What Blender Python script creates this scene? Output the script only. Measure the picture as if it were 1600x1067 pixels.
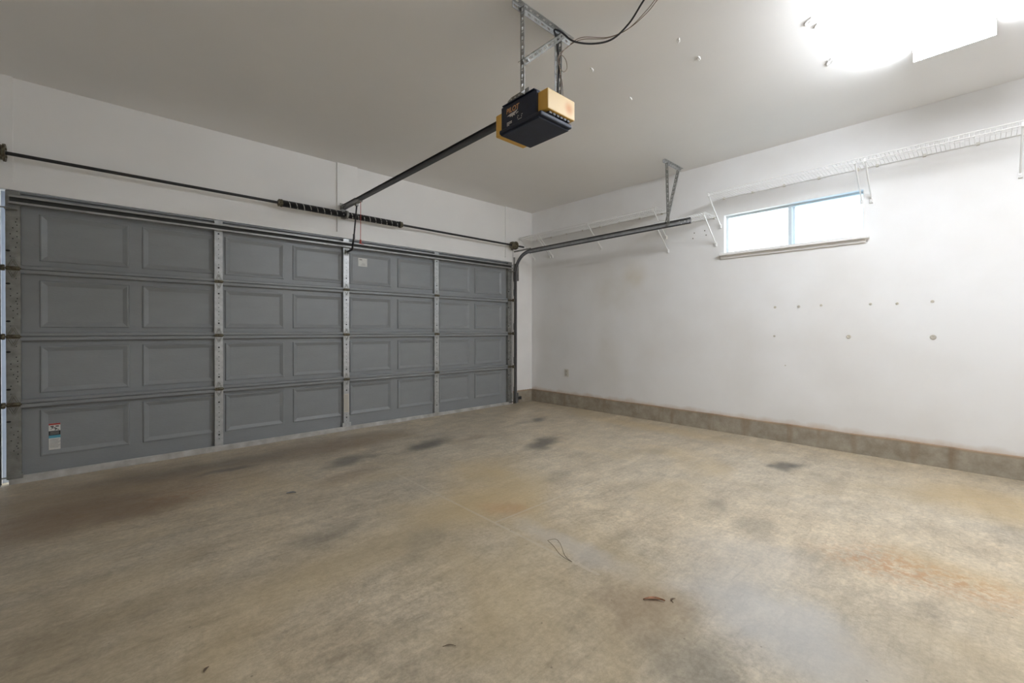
import bpy, bmesh, math, random
from mathutils import Vector, Matrix
random.seed(7)
for o in list(bpy.data.objects): bpy.data.objects.remove(o)
S = bpy.context.scene
COL = S.collection

# ------------------------------------------------------------------ camera
F_PX, YAW, PITCH, PY = 676.98, 0.745, -0.0047, 519.46
cam_d = bpy.data.cameras.new('camera')
cam = bpy.data.objects.new('camera', cam_d); COL.objects.link(cam)
cam_d.sensor_fit = 'HORIZONTAL'; cam_d.sensor_width = 36.0
cam_d.lens = F_PX / 1600 * 36.0
cam_d.shift_y = (PY - 533.5) / 1600
cam_d.clip_start = 0.02
cam.location = (-4.7456, -4.6941, 1.0784)
cam.rotation_euler = (math.pi / 2 + PITCH, 0, -YAW)
S.camera = cam

# ------------------------------------------------------------------ sky and exposure
world = bpy.data.worlds.new('sky'); S.world = world
world.use_nodes = True
wn = world.node_tree.nodes
bg = wn['Background']
bg.inputs[0].default_value = (0.84, 0.93, 1.0, 1)
bg.inputs[1].default_value = 9.0
LENS_STRENGTH = 32.0          # the ceiling fixture's bottom diffuser
SIDE_STRENGTH = 86.0          # its side panels, which sit right beside the tubes
S.view_settings.view_transform = 'Standard'
S.view_settings.look = 'None'
S.view_settings.gamma = 1
S.view_settings.use_curve_mapping = False
S.view_settings.exposure = 0.13
S.cycles.max_bounces = 10; S.cycles.diffuse_bounces = 7

# ------------------------------------------------------------------ helpers
def FZ(x, y): return 0.0043 * x - 0.0028 * y            # the slab falls slightly
def CZ(x, y): return 2.8768 - 0.0020 * x + 0.0025 * y   # underside of the ceiling

MATS = {}
def nmat(name):
    m = bpy.data.materials.new(name); m.use_nodes = True
    nt = m.node_tree
    return m, nt, nt.nodes['Principled BSDF']

def simple(name, col, rough=0.5, metal=0.0, spec=0.5, var=0.0, vscale=8.0, bump=0.0, bscale=60.0, dirt=None, stretch=None):
    """procedural material: base colour with noise variation and fine relief"""
    m, nt, b = nmat(name)
    N, L = nt.nodes, nt.links
    b.inputs['Base Color'].default_value = (*col, 1)
    b.inputs['Roughness'].default_value = rough
    b.inputs['Metallic'].default_value = metal
    b.inputs['Specular IOR Level'].default_value = spec
    tc = N.new('ShaderNodeTexCoord')
    vec = tc.outputs['Object']
    if stretch:
        mp = N.new('ShaderNodeMapping'); mp.inputs['Scale'].default_value = stretch
        L.new(vec, mp.inputs[0]); vec = mp.outputs[0]
    if var > 0:
        n = N.new('ShaderNodeTexNoise'); n.inputs['Scale'].default_value = vscale; n.inputs['Detail'].default_value = 5
        L.new(vec, n.inputs['Vector'])
        r = N.new('ShaderNodeValToRGB')
        c2 = dirt if dirt else tuple(c * (1 - var) for c in col)
        r.color_ramp.elements[0].position = 0.33; r.color_ramp.elements[0].color = (*c2, 1)
        r.color_ramp.elements[1].position = 0.66; r.color_ramp.elements[1].color = (*col, 1)
        L.new(n.outputs['Fac'], r.inputs[0]); L.new(r.outputs[0], b.inputs['Base Color'])
    if bump > 0:
        n2 = N.new('ShaderNodeTexNoise'); n2.inputs['Scale'].default_value = bscale; n2.inputs['Detail'].default_value = 4
        L.new(vec, n2.inputs['Vector'])
        bp = N.new('ShaderNodeBump'); bp.inputs['Strength'].default_value = bump; bp.inputs['Distance'].default_value = 0.004
        L.new(n2.outputs['Fac'], bp.inputs['Height']); L.new(bp.outputs[0], b.inputs['Normal'])
    MATS[name] = m
    return m

def emis(name, col, strength):
    m, nt, b = nmat(name)
    b.inputs['Base Color'].default_value = (.9, .9, .9, 1)
    b.inputs['Emission Color'].default_value = (*col, 1)
    b.inputs['Emission Strength'].default_value = strength
    MATS[name] = m
    return m

class MB:
    """collects shapes, builds ONE mesh object"""
    def __init__(s): s.v = []; s.f = []; s.mi = []; s.sm = []
    def add(s, vs, fs, mi=0, smooth=False):
        o = len(s.v); s.v += [tuple(v) for v in vs]
        for f in fs: s.f.append(tuple(i + o for i in f)); s.mi.append(mi); s.sm.append(smooth)
        return s
    def box(s, x0, x1, y0, y1, z0, z1, mi=0):
        return s.add([(x0,y0,z0),(x1,y0,z0),(x1,y1,z0),(x0,y1,z0),(x0,y0,z1),(x1,y0,z1),(x1,y1,z1),(x0,y1,z1)],
                     [(3,2,1,0),(4,5,6,7),(0,1,5,4),(1,2,6,5),(2,3,7,6),(3,0,4,7)], mi)
    def cbox(s, x0, x1, y0, y1, z0, z1, c, mi=0):
        """box with chamfered edges"""
        bm = bmesh.new()
        bmesh.ops.create_cube(bm, size=1)
        for v in bm.verts:
            v.co = Vector(((x0+x1)/2 + v.co.x*(x1-x0), (y0+y1)/2 + v.co.y*(y1-y0), (z0+z1)/2 + v.co.z*(z1-z0)))
        bmesh.ops.bevel(bm, geom=list(bm.edges), offset=c, segments=2, affect='EDGES', profile=0.5)
        bm.verts.index_update()
        s.add([v.co[:] for v in bm.verts], [[v.index for v in f.verts] for f in bm.faces], mi); bm.free()
        return s
    def tube(s, pts, r, n=8, mi=0, closed=False, smooth=True, cap=True):
        pts = [Vector(p) for p in pts]; k = len(pts); rings = []
        up = None
        for i, p in enumerate(pts):
            a = pts[i-1] if (i > 0 or closed) else p
            b = pts[(i+1) % k] if (i < k-1 or closed) else p
            t = (b - a).normalized()
            if up is None:
                up = Vector((0,0,1)) if abs(t.z) < .9 else Vector((1,0,0))
            sd = t.cross(up).normalized(); up = sd.cross(t).normalized()
            rr = r[i] if isinstance(r, (list, tuple)) else r
            rings.append([p + (sd*math.cos(2*math.pi*j/n) + up*math.sin(2*math.pi*j/n))*rr for j in range(n)])
        vs = [v for ring in rings for v in ring]; fs = []
        m = k if closed else k-1
        for i in range(m):
            for j in range(n):
                a = i*n+j; b = i*n+(j+1) % n; c = ((i+1) % k)*n+(j+1) % n; d = ((i+1) % k)*n+j
                fs.append((a,b,c,d))
        s.add(vs, fs, mi, smooth)
        if cap and not closed:
            s.add(rings[0], [tuple(range(n))[::-1]], mi); s.add(rings[-1], [tuple(range(n))], mi)
        return s
    def extrude(s, prof, path, frame, mi=0, smooth=False, closed_prof=True):
        """profile [(a,b)] swept along path; frame(i) -> (A,B) unit vectors"""
        n = len(prof); vs = []
        for i, p in enumerate(path):
            A, B = frame(i); vs += [Vector(p) + Vector(A)*a + Vector(B)*b for a, b in prof]
        fs = []; m = n if closed_prof else n-1
        for i in range(len(path)-1):
            for j in range(m):
                fs.append((i*n+j, i*n+(j+1) % n, (i+1)*n+(j+1) % n, (i+1)*n+j))
        if closed_prof:
            fs.append(tuple(range(n))[::-1]); fs.append(tuple((len(path)-1)*n+j for j in range(n)))
        return s.add(vs, fs, mi, smooth)
    def prism(s, poly, axis, a0, a1, mi=0):
        """polygon (2D) extruded along axis 0/1/2"""
        def P(u, w, t):
            return {0:(t,u,w), 1:(u,t,w), 2:(u,w,t)}[axis]
        n = len(poly)
        vs = [P(u,w,a0) for u,w in poly] + [P(u,w,a1) for u,w in poly]
        fs = [tuple(range(n)), tuple(range(2*n-1, n-1, -1))] + [(i, i+n, (i+1) % n+n, (i+1) % n) for i in range(n)]
        return s.add(vs, fs, mi)
    def lathe(s, prof, c, axis=0, n=20, mi=0):
        """prof [(r, t)] about an axis through c"""
        vs = []; k = len(prof)
        for j in range(n):
            a = 2*math.pi*j/n
            for r, t in prof:
                u, w = r*math.cos(a), r*math.sin(a)
                d = {0:(t,u,w), 1:(u,t,w), 2:(u,w,t)}[axis]
                vs.append((c[0]+d[0], c[1]+d[1], c[2]+d[2]))
        fs = [(j*k+i, j*k+i+1, ((j+1) % n)*k+i+1, ((j+1) % n)*k+i) for j in range(n) for i in range(k-1)]
        return s.add(vs, fs, mi, False)
    def mesh(s, name, mats):
        me = bpy.data.meshes.new(name)
        me.from_pydata(s.v, [], s.f)
        for m in (mats if isinstance(mats, (list, tuple)) else [mats]): me.materials.append(m)
        for p, mi, sm in zip(me.polygons, s.mi, s.sm): p.material_index = mi; p.use_smooth = sm
        bm = bmesh.new(); bm.from_mesh(me)
        bmesh.ops.recalc_face_normals(bm, faces=bm.faces); bm.to_mesh(me); bm.free()
        me.update()
        return me
    def build(s, name, mats, parent=None, loc=None):
        o = bpy.data.objects.new(name, s.mesh(name, mats)); COL.objects.link(o)
        if loc is not None: o.location = loc
        if parent: o.parent = parent
        return o

def tag(o, label, cat=None, group=None):
    o['label'] = label
    if cat: o['category'] = cat
    if group: o['group'] = group
    return o
def empty(name, label, cat, group=None):
    """things are modelled in room coordinates, so the Empty's frame is the room's"""
    o = bpy.data.objects.new(name, None); COL.objects.link(o); o.empty_display_size = 0.1
    return tag(o, label, cat, group)
def struct(o): o['kind'] = 'structure'; return o
def inst(src, name, parent, loc=(0,0,0), rot=None):
    o = bpy.data.objects.new(name, src); COL.objects.link(o); o.parent = parent; o.location = loc
    if rot: o.rotation_euler = rot
    return o
def text_part(name, body, size, mat, parent, M, extrude=0.0006, shear=0.0):
    cu = bpy.data.curves.new(name, 'FONT'); cu.body = body; cu.size = size; cu.extrude = extrude; cu.shear = shear
    cu.align_x = 'CENTER'; cu.align_y = 'CENTER'; cu.offset = size*0.02
    t = bpy.data.objects.new(name+'_tmp', cu); COL.objects.link(t)
    dg = bpy.context.evaluated_depsgraph_get()
    me = bpy.data.meshes.new_from_object(t.evaluated_get(dg))
    bpy.data.objects.remove(t); bpy.data.curves.remove(cu)
    me.name = name; me.materials.clear(); me.materials.append(mat)
    o = bpy.data.objects.new(name, me); COL.objects.link(o); o.parent = parent; o.matrix_local = M
    return o

# ------------------------------------------------------------------ materials
wall_white = simple('wall_paint', (0.88, 0.865, 0.845), 0.6, spec=0.3, var=0.05, vscale=1.3, bump=0.05, bscale=90)
ceil_mat = simple('ceiling_paint', (0.87, 0.855, 0.835), 0.75, spec=0.2, var=0.04, vscale=0.9, bump=0.06, bscale=70)
trim_white = simple('trim_paint', (0.88, 0.865, 0.845), 0.5, spec=0.3, var=0.05, vscale=3)
plain_white = simple('white_vinyl', (0.82, 0.84, 0.85), 0.4)
door_grey = simple('door_grey_steel', (0.272, 0.284, 0.292), 0.42, spec=0.5, var=0.06, vscale=5, bump=0.22, bscale=38, stretch=(1, 1, 2.6))
galv = simple('galvanised_steel', (0.52, 0.53, 0.53), 0.42, metal=0.55, var=0.22, vscale=25)
galv_dull = simple('dull_galvanised_steel', (0.33, 0.33, 0.31), 0.5, metal=0.5, var=0.3, vscale=18)
hole_dark = simple('punched_hole', (0.02, 0.02, 0.02), 0.8)
rusty = simple('grimy_hinge_metal', (0.21, 0.19, 0.13), 0.55, metal=0.4, var=0.6, vscale=60, dirt=(0.07, 0.05, 0.03))
blackm = simple('black_enamel', (0.02, 0.02, 0.022), 0.35, var=0.3, vscale=30)
blackplastic = simple('black_plastic', (0.025, 0.025, 0.028), 0.5)
track_grey = simple('track_steel', (0.40, 0.41, 0.42), 0.45, metal=0.2, var=0.25, vscale=14)
track_dark = simple('track_edge_steel', (0.06, 0.06, 0.062), 0.5, metal=0.3)
wire_white = simple('white_coated_wire', (0.80, 0.79, 0.77), 0.4)
navy = simple('navy_plastic', (0.011, 0.017, 0.040), 0.5, var=0.3, vscale=20, bump=0.1, bscale=300)
yellow = simple('amber_plastic', (0.70, 0.40, 0.07), 0.4, spec=0.5, var=0.12, vscale=14)
seal_white = simple('seal_vinyl', (0.55, 0.54, 0.52), 0.6, var=0.3, vscale=9, dirt=(0.36, 0.34, 0.31))
red = simple('red_cord', (0.45, 0.07, 0.05), 0.6)
paper = simple('label_paper', (0.72, 0.71, 0.68), 0.6, var=0.1, vscale=50)
ink = simple('label_ink', (0.03, 0.03, 0.03), 0.7)
ink_grey = simple('faded_ink', (0.33, 0.32, 0.31), 0.7)
ink_red = simple('label_red', (0.40, 0.05, 0.04), 0.6)
ink_blue = simple('label_blue', (0.10, 0.36, 0.50), 0.6)
logo_orange = simple('logo_orange', (0.62, 0.33, 0.14), 0.5)
logo_white = simple('logo_white', (0.62, 0.60, 0.58), 0.5)
ivory = simple('ivory_plastic', (0.66, 0.63, 0.57), 0.4)
sheath = simple('brown_wire_sheath', (0.20, 0.15, 0.11), 0.5)
spackle = simple('spackle', (0.80, 0.79, 0.77), 0.85, bump=0.8, bscale=120)
leafm = simple('dry_leaf_brown', (0.42, 0.20, 0.10), 0.6, var=0.5, vscale=60)
twigm = simple('dry_twig_brown', (0.13, 0.09, 0.06), 0.8)
ext_ground = simple('driveway_concrete', (0.40, 0.40, 0.39), 0.8, var=0.2, vscale=2)
ext_trim = simple('exterior_trim_paint', (0.42, 0.45, 0.52), 0.6)
alu = simple('window_frame_vinyl', (0.66, 0.72, 0.75), 0.4)
lens_emit = emis('lit_diffuser', (0.935, 0.985, 1.055), LENS_STRENGTH)
side_emit = emis('lit_side_diffuser', (0.935, 0.985, 1.055), SIDE_STRENGTH)
fixture_white = simple('fixture_enamel', (0.85, 0.85, 0.85), 0.4)

# glass: clear and lightly frosted
def glass(name, col, rough):
    m, nt, b = nmat(name)
    N, L = nt.nodes, nt.links
    N.remove(b)
    t = N.new('ShaderNodeBsdfTransparent'); t.inputs[0].default_value = (*col, 1)
    g = N.new('ShaderNodeBsdfGlossy'); g.inputs['Roughness'].default_value = rough
    mx = N.new('ShaderNodeMixShader'); mx.inputs[0].default_value = 0.06
    L.new(t.outputs[0], mx.inputs[1]); L.new(g.outputs[0], mx.inputs[2])
    L.new(mx.outputs[0], N['Material Output'].inputs[0])
    return m
glass_clear = glass('clear_pane', (0.95, 0.97, 0.97), 0.03)
glass_blue = glass('blue_tinted_pane', (0.72, 0.86, 0.95), 0.1)

# yellowed lens of the opener with a heat mark left by its bulb
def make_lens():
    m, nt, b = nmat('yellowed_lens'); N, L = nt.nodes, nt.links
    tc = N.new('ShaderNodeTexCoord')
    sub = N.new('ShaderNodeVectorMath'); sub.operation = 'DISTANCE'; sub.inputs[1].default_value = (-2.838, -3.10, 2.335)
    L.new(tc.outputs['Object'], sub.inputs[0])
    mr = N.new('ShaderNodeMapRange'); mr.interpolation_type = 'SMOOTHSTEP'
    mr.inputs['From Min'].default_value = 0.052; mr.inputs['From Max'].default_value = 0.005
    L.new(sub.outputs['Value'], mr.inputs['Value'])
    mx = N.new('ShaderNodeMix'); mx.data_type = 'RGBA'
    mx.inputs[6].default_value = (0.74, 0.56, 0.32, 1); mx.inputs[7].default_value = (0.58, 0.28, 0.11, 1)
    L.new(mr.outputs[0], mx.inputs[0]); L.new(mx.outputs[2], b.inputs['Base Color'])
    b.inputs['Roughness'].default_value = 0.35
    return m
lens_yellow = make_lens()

# concrete: layered noise, oil spots, rust and filled saw joints, all where they lie on the slab
def make_concrete():
    m, nt, b = nmat('stained_concrete'); N, L = nt.nodes, nt.links
    tc = N.new('ShaderNodeTexCoord'); OB = tc.outputs['Object']
    def noise(scale, detail=6, rough=0.6, vec=None, dist=0.0):
        n = N.new('ShaderNodeTexNoise'); n.inputs['Scale'].default_value = scale; n.inputs['Detail'].default_value = detail
        n.inputs['Roughness'].default_value = rough; n.inputs['Distortion'].default_value = dist
        L.new(vec if vec else OB, n.inputs['Vector']); return n
    def ramp(src, p0, c0, p1, c1, mid=None):
        r = N.new('ShaderNodeValToRGB'); e = r.color_ramp.elements
        e[0].position = p0; e[0].color = (*c0, 1); e[1].position = p1; e[1].color = (*c1, 1)
        if mid: k = e.new(mid[0]); k.color = (*mid[1], 1)
        L.new(src, r.inputs[0]); return r.outputs[0]
    def mix(f, a, bb, mode='MIX'):
        x = N.new('ShaderNodeMix'); x.data_type = 'RGBA'; x.blend_type = mode
        for i, s in ((0, f), (6, a), (7, bb)):
            if isinstance(s, (int, float)): x.inputs[i].default_value = s
            elif isinstance(s, tuple): x.inputs[i].default_value = (*s, 1)
            else: L.new(s, x.inputs[i])
        return x.outputs[2]
    def math_(op, a, c):
        x = N.new('ShaderNodeMath'); x.operation = op
        for i, s in ((0, a), (1, c)):
            if isinstance(s, (int, float)): x.inputs[i].default_value = s
            else: L.new(s, x.inputs[i])
        return x.outputs[0]
    big = noise(0.55, 4, 0.55, dist=0.6)
    col = ramp(big.outputs['Fac'], 0.30, (0.52, 0.465, 0.375), 0.70, (0.64, 0.54, 0.395))
    mp = N.new('ShaderNodeMapping'); mp.inputs['Rotation'].default_value = (0, 0, 0.35); mp.inputs['Scale'].default_value = (1.0, 3.2, 1)
    L.new(OB, mp.inputs[0])
    st = noise(1.7, 7, 0.62, mp.outputs[0], 0.8)
    col = mix(0.6, col, ramp(st.outputs['Fac'], 0.30, (0.66, 0.64, 0.61), 0.62, (1.08, 1.06, 1.03)), 'MULTIPLY')
    mid = noise(4.2, 8, 0.68, dist=0.3)
    col = mix(0.65, col, ramp(mid.outputs['Fac'], 0.34, (0.70, 0.68, 0.66), 0.60, (1.05, 1.05, 1.05)), 'MULTIPLY')
    grit = noise(13, 8, 0.72, dist=0.4)
    col = mix(0.62, col, ramp(grit.outputs['Fac'], 0.32, (0.70, 0.68, 0.65), 0.60, (1.10, 1.10, 1.09)), 'MULTIPLY')
    fine = noise(48, 6, 0.8)
    col = mix(0.85, col, ramp(fine.outputs['Fac'], 0.30, (0.68, 0.67, 0.65), 0.66, (1.20, 1.20, 1.20)), 'MULTIPLY')
    mp2 = N.new('ShaderNodeMapping'); mp2.inputs['Rotation'].default_value = (0, 0, -0.6); mp2.inputs['Scale'].default_value = (1.0, 6.0, 1)
    L.new(OB, mp2.inputs[0])
    scuff = noise(5.5, 9, 0.75, mp2.outputs[0], 0.5)
    col = mix(0.42, col, ramp(scuff.outputs['Fac'], 0.36, (0.66, 0.62, 0.57), 0.50, (1.02, 1.02, 1.02)), 'MULTIPLY')
    tan = noise(0.9, 4, 0.5, dist=1.0)
    col = mix(ramp(tan.outputs['Fac'], 0.52, (0, 0, 0), 0.72, (0.55, 0.55, 0.55)), col, (0.47, 0.36, 0.20))
    # warp for stain outlines
    wz = noise(3.0, 4, 0.6)
    wsub = N.new('ShaderNodeVectorMath'); wsub.operation = 'SUBTRACT'; wsub.inputs[1].default_value = (.5, .5, .5)
    L.new(wz.outputs['Color'], wsub.inputs[0])
    wsc = N.new('ShaderNodeVectorMath'); wsc.operation = 'SCALE'; wsc.inputs['Scale'].default_value = 0.32
    L.new(wsub.outputs[0], wsc.inputs[0])
    wadd = N.new('ShaderNodeVectorMath'); wadd.operation = 'ADD'
    L.new(OB, wadd.inputs[0]); L.new(wsc.outputs[0], wadd.inputs[1])
    sp = noise(26, 5, 0.7)
    speck = N.new('ShaderNodeMapRange'); speck.inputs['From Min'].default_value = 0.43; speck.inputs['From Max'].default_value = 0.58
    L.new(sp.outputs['Fac'], speck.inputs['Value'])
    def blob(c, x, y, rx, ry, rot, colr, amt, speckled=False, soft=0.25):
        mp = N.new('ShaderNodeMapping'); mp.vector_type = 'TEXTURE'
        mp.inputs['Location'].default_value = (x, y, 0); mp.inputs['Rotation'].default_value = (0, 0, rot); mp.inputs['Scale'].default_value = (rx, ry, 1e3)
        L.new(wadd.outputs[0], mp.inputs[0])
        ln = N.new('ShaderNodeVectorMath'); ln.operation = 'LENGTH'; L.new(mp.outputs[0], ln.inputs[0])
        mr = N.new('ShaderNodeMapRange'); mr.interpolation_type = 'SMOOTHSTEP'
        mr.inputs['From Min'].default_value = 1.15; mr.inputs['From Max'].default_value = soft; mr.inputs['To Max'].default_value = amt
        L.new(ln.outputs['Value'], mr.inputs['Value'])
        f = mr.outputs[0]
        if speckled: f = math_('MULTIPLY', f, speck.outputs[0])
        return mix(f, c, colr)
    GREY = (0.10, 0.092, 0.080); BROWN = (0.20, 0.13, 0.075); RUST = (0.42, 0.20, 0.075); PALE_AND_SHEEN = (0.52, 0.51, 0.50); TAN = (0.50, 0.36, 0.17)
    for a in [(-3.00, -2.55, .55, .45, .3, TAN, .45), (-2.6, -2.05, .5, .3, .2, TAN, .35), (-.75, -4.75, .45, .45, 0, TAN, .55), (-.35, -2.2, .22, 1.3, 0, TAN, .4),
              (-2.95, -4.15, .30, .50, -.3, PALE_AND_SHEEN, .6), (-2.5, -3.95, .3, .35, .2, PALE_AND_SHEEN, .30), (-3.05, -3.3, .10, .5, 0, PALE_AND_SHEEN, .35),  # paler concrete, with the window's sheen mixed into the colour
              (-3.25, -3.80, .28, .20, .2, BROWN, .5), (-4.46, -1.12, .32, .17, .3, RUST, .45, True), (-4.55, -1.25, .35, .2, .2, BROWN, .5),
              (-4.9, -1.1, .55, .35, .2, BROWN, .6), (-4.7, -.75, 1.0, .75, .1, BROWN, .55), (-3.4, -.5, 1.0, .4, 0, BROWN, .35), (-5.2, -2.6, .6, .9, 0, GREY, .25), (-4.2, -.45, .7, .22, 0, GREY, .40), (-3.0, -.55, .9, .28, 0, BROWN, .35),
              (-2.12, -4.50, .22, .45, .15, RUST, .75, True), (-2.0, -4.6, .22, .3, .15, TAN, .35), (-3.0, -2.72, .12, .16, .3, RUST, .35),
              (-2.52, -1.12, .32, .17, .25, GREY, .85), (-1.73, -1.86, .30, .17, .35, GREY, .85), (-.93, -1.07, .22, .11, .3, GREY, .8),
              (-.84, -3.66, .18, .12, .1, GREY, .85), (-1.0, -3.95, .16, .10, .1, GREY, .28), (-3.3, -1.11, .34, .16, .3, GREY, .75),
              (-4.07, -.70, .28, .08, .1, GREY, .70), (-2.13, -3.85, .20, .11, .4, GREY, .30), (-2.0, -3.55, .16, .10, .3, GREY, .35), (-1.2, -2.75, .3, .12, .2, GREY, .25),
              (-2.3, -4.12, .12, .08, .1, GREY, .28), (-1.19, -1.07, .18, .08, 0, GREY, .30), (-3.45, -1.5, .30, .14, .2, BROWN, .4), (-2.1, -1.2, .22, .09, .1, BROWN, .40),
              (-3.35, -4.05, .20, .16, 0, GREY, .45), (-3.9, -2.3, .25, .14, .3, GREY, .25), (-3.55, -2.75, .28, .10, .5, GREY, .22), (-2.3, -2.55, .2, .08, .1, GREY, .25)]:
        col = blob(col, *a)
    # filled control joints
    sx = N.new('ShaderNodeSeparateXYZ'); L.new(OB, sx.inputs[0])
    jn = noise(6, 4, 0.7)
    def line(c, along, pos, a0, a1, w):
        u, t = (sx.outputs[0], sx.outputs[1]) if along == 'y' else (sx.outputs[1], sx.outputs[0])
        d = math_('ABSOLUTE', math_('SUBTRACT', u, pos), 0)
        k = math_('MULTIPLY', math_('LESS_THAN', d, w), math_('GREATER_THAN', t, a0))
        k = math_('MULTIPLY', k, math_('LESS_THAN', t, a1))
        k = math_('MULTIPLY', k, math_('MULTIPLY', jn.outputs['Fac'], 0.85))
        return mix(k, c, (0.56, 0.50, 0.40))
    col = line(col, 'y', -3.165, -3.55, -1.7, 0.009)
    col = line(col, 'x', -2.835, -3.16, -2.1, 0.008)
    # dark flecks
    vo = N.new('ShaderNodeTexVoronoi'); vo.inputs['Scale'].default_value = 9; L.new(OB, vo.inputs['Vector'])
    fl = N.new('ShaderNodeMapRange'); fl.inputs['From Min'].default_value = 0.045; fl.inputs['From Max'].default_value = 0.02; fl.inputs['To Max'].default_value = 0.6
    L.new(vo.outputs['Distance'], fl.inputs['Value'])
    col = mix(fl.outputs[0], col, (0.12, 0.09, 0.06))
    L.new(col, b.inputs['Base Color'])
    rr = N.new('ShaderNodeMapRange'); rr.inputs['To Min'].default_value = 0.28; rr.inputs['To Max'].default_value = 0.50
    rr.inputs['From Min'].default_value = 0.3; rr.inputs['From Max'].default_value = 0.7
    L.new(grit.outputs['Fac'], rr.inputs['Value']); L.new(rr.outputs[0], b.inputs['Roughness'])
    b.inputs['Specular IOR Level'].default_value = 0.5
    bp = N.new('ShaderNodeBump'); bp.inputs['Strength'].default_value = 0.22; bp.inputs['Distance'].default_value = 0.003
    L.new(fine.outputs['Fac'], bp.inputs['Height']); L.new(bp.outputs[0], b.inputs['Normal'])
    return m
concrete = make_concrete()

def make_curb():
    m, nt, b = nmat('curb_concrete'); N, L = nt.nodes, nt.links
    tc = N.new('ShaderNodeTexCoord'); OB = tc.outputs['Object']
    n1 = N.new('ShaderNodeTexNoise'); n1.inputs['Scale'].default_value = 7; n1.inputs['Detail'].default_value = 8; n1.inputs['Roughness'].default_value = .7; L.new(OB, n1.inputs['Vector'])
    r = N.new('ShaderNodeValToRGB'); e = r.color_ramp.elements
    e[0].position = .3; e[0].color = (.24, .20, .15, 1); e[1].position = .68; e[1].color = (.43, .385, .31, 1)
    L.new(n1.outputs['Fac'], r.inputs[0])
    # rust runs and the rust line along its top edge
    mp = N.new('ShaderNodeMapping'); mp.inputs['Scale'].default_value = (5, 5, .5); L.new(OB, mp.inputs[0])
    n2 = N.new('ShaderNodeTexNoise'); n2.inputs['Scale'].default_value = 1; n2.inputs['Detail'].default_value = 5; L.new(mp.outputs[0], n2.inputs['Vector'])
    k = N.new('ShaderNodeMapRange'); k.inputs['From Min'].default_value = .56; k.inputs['From Max'].default_value = .70; k.inputs['To Max'].default_value = .7; L.new(n2.outputs['Fac'], k.inputs['Value'])
    mx = N.new('ShaderNodeMix'); mx.data_type = 'RGBA'; mx.inputs[7].default_value = (.20, .12, .06, 1)
    L.new(k.outputs[0], mx.inputs[0]); L.new(r.outputs[0], mx.inputs[6])
    sx = N.new('ShaderNodeSeparateXYZ'); L.new(OB, sx.inputs[0])
    ad = N.new('ShaderNodeMath'); ad.operation = 'MULTIPLY_ADD'; ad.inputs[1].default_value = .05; L.new(n1.outputs['Fac'], ad.inputs[0]); L.new(sx.outputs[2], ad.inputs[2])
    t = N.new('ShaderNodeMapRange'); t.inputs['From Min'].default_value = .185; t.inputs['From Max'].default_value = .215; t.inputs['To Max'].default_value = .75; L.new(ad.outputs[0], t.inputs['Value'])
    m2 = N.new('ShaderNodeMix'); m2.data_type = 'RGBA'; m2.inputs[7].default_value = (.36, .21, .11, 1)
    L.new(t.outputs[0], m2.inputs[0]); L.new(mx.outputs[2], m2.inputs[6])
    L.new(m2.outputs[2], b.inputs['Base Color']); b.inputs['Roughness'].default_value = .85
    bp = N.new('ShaderNodeBump'); bp.inputs['Strength'].default_value = .35; bp.inputs['Distance'].default_value = .005
    L.new(n1.outputs['Fac'], bp.inputs['Height']); L.new(bp.outputs[0], b.inputs['Normal'])
    return m
curb_mat = make_curb()

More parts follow.
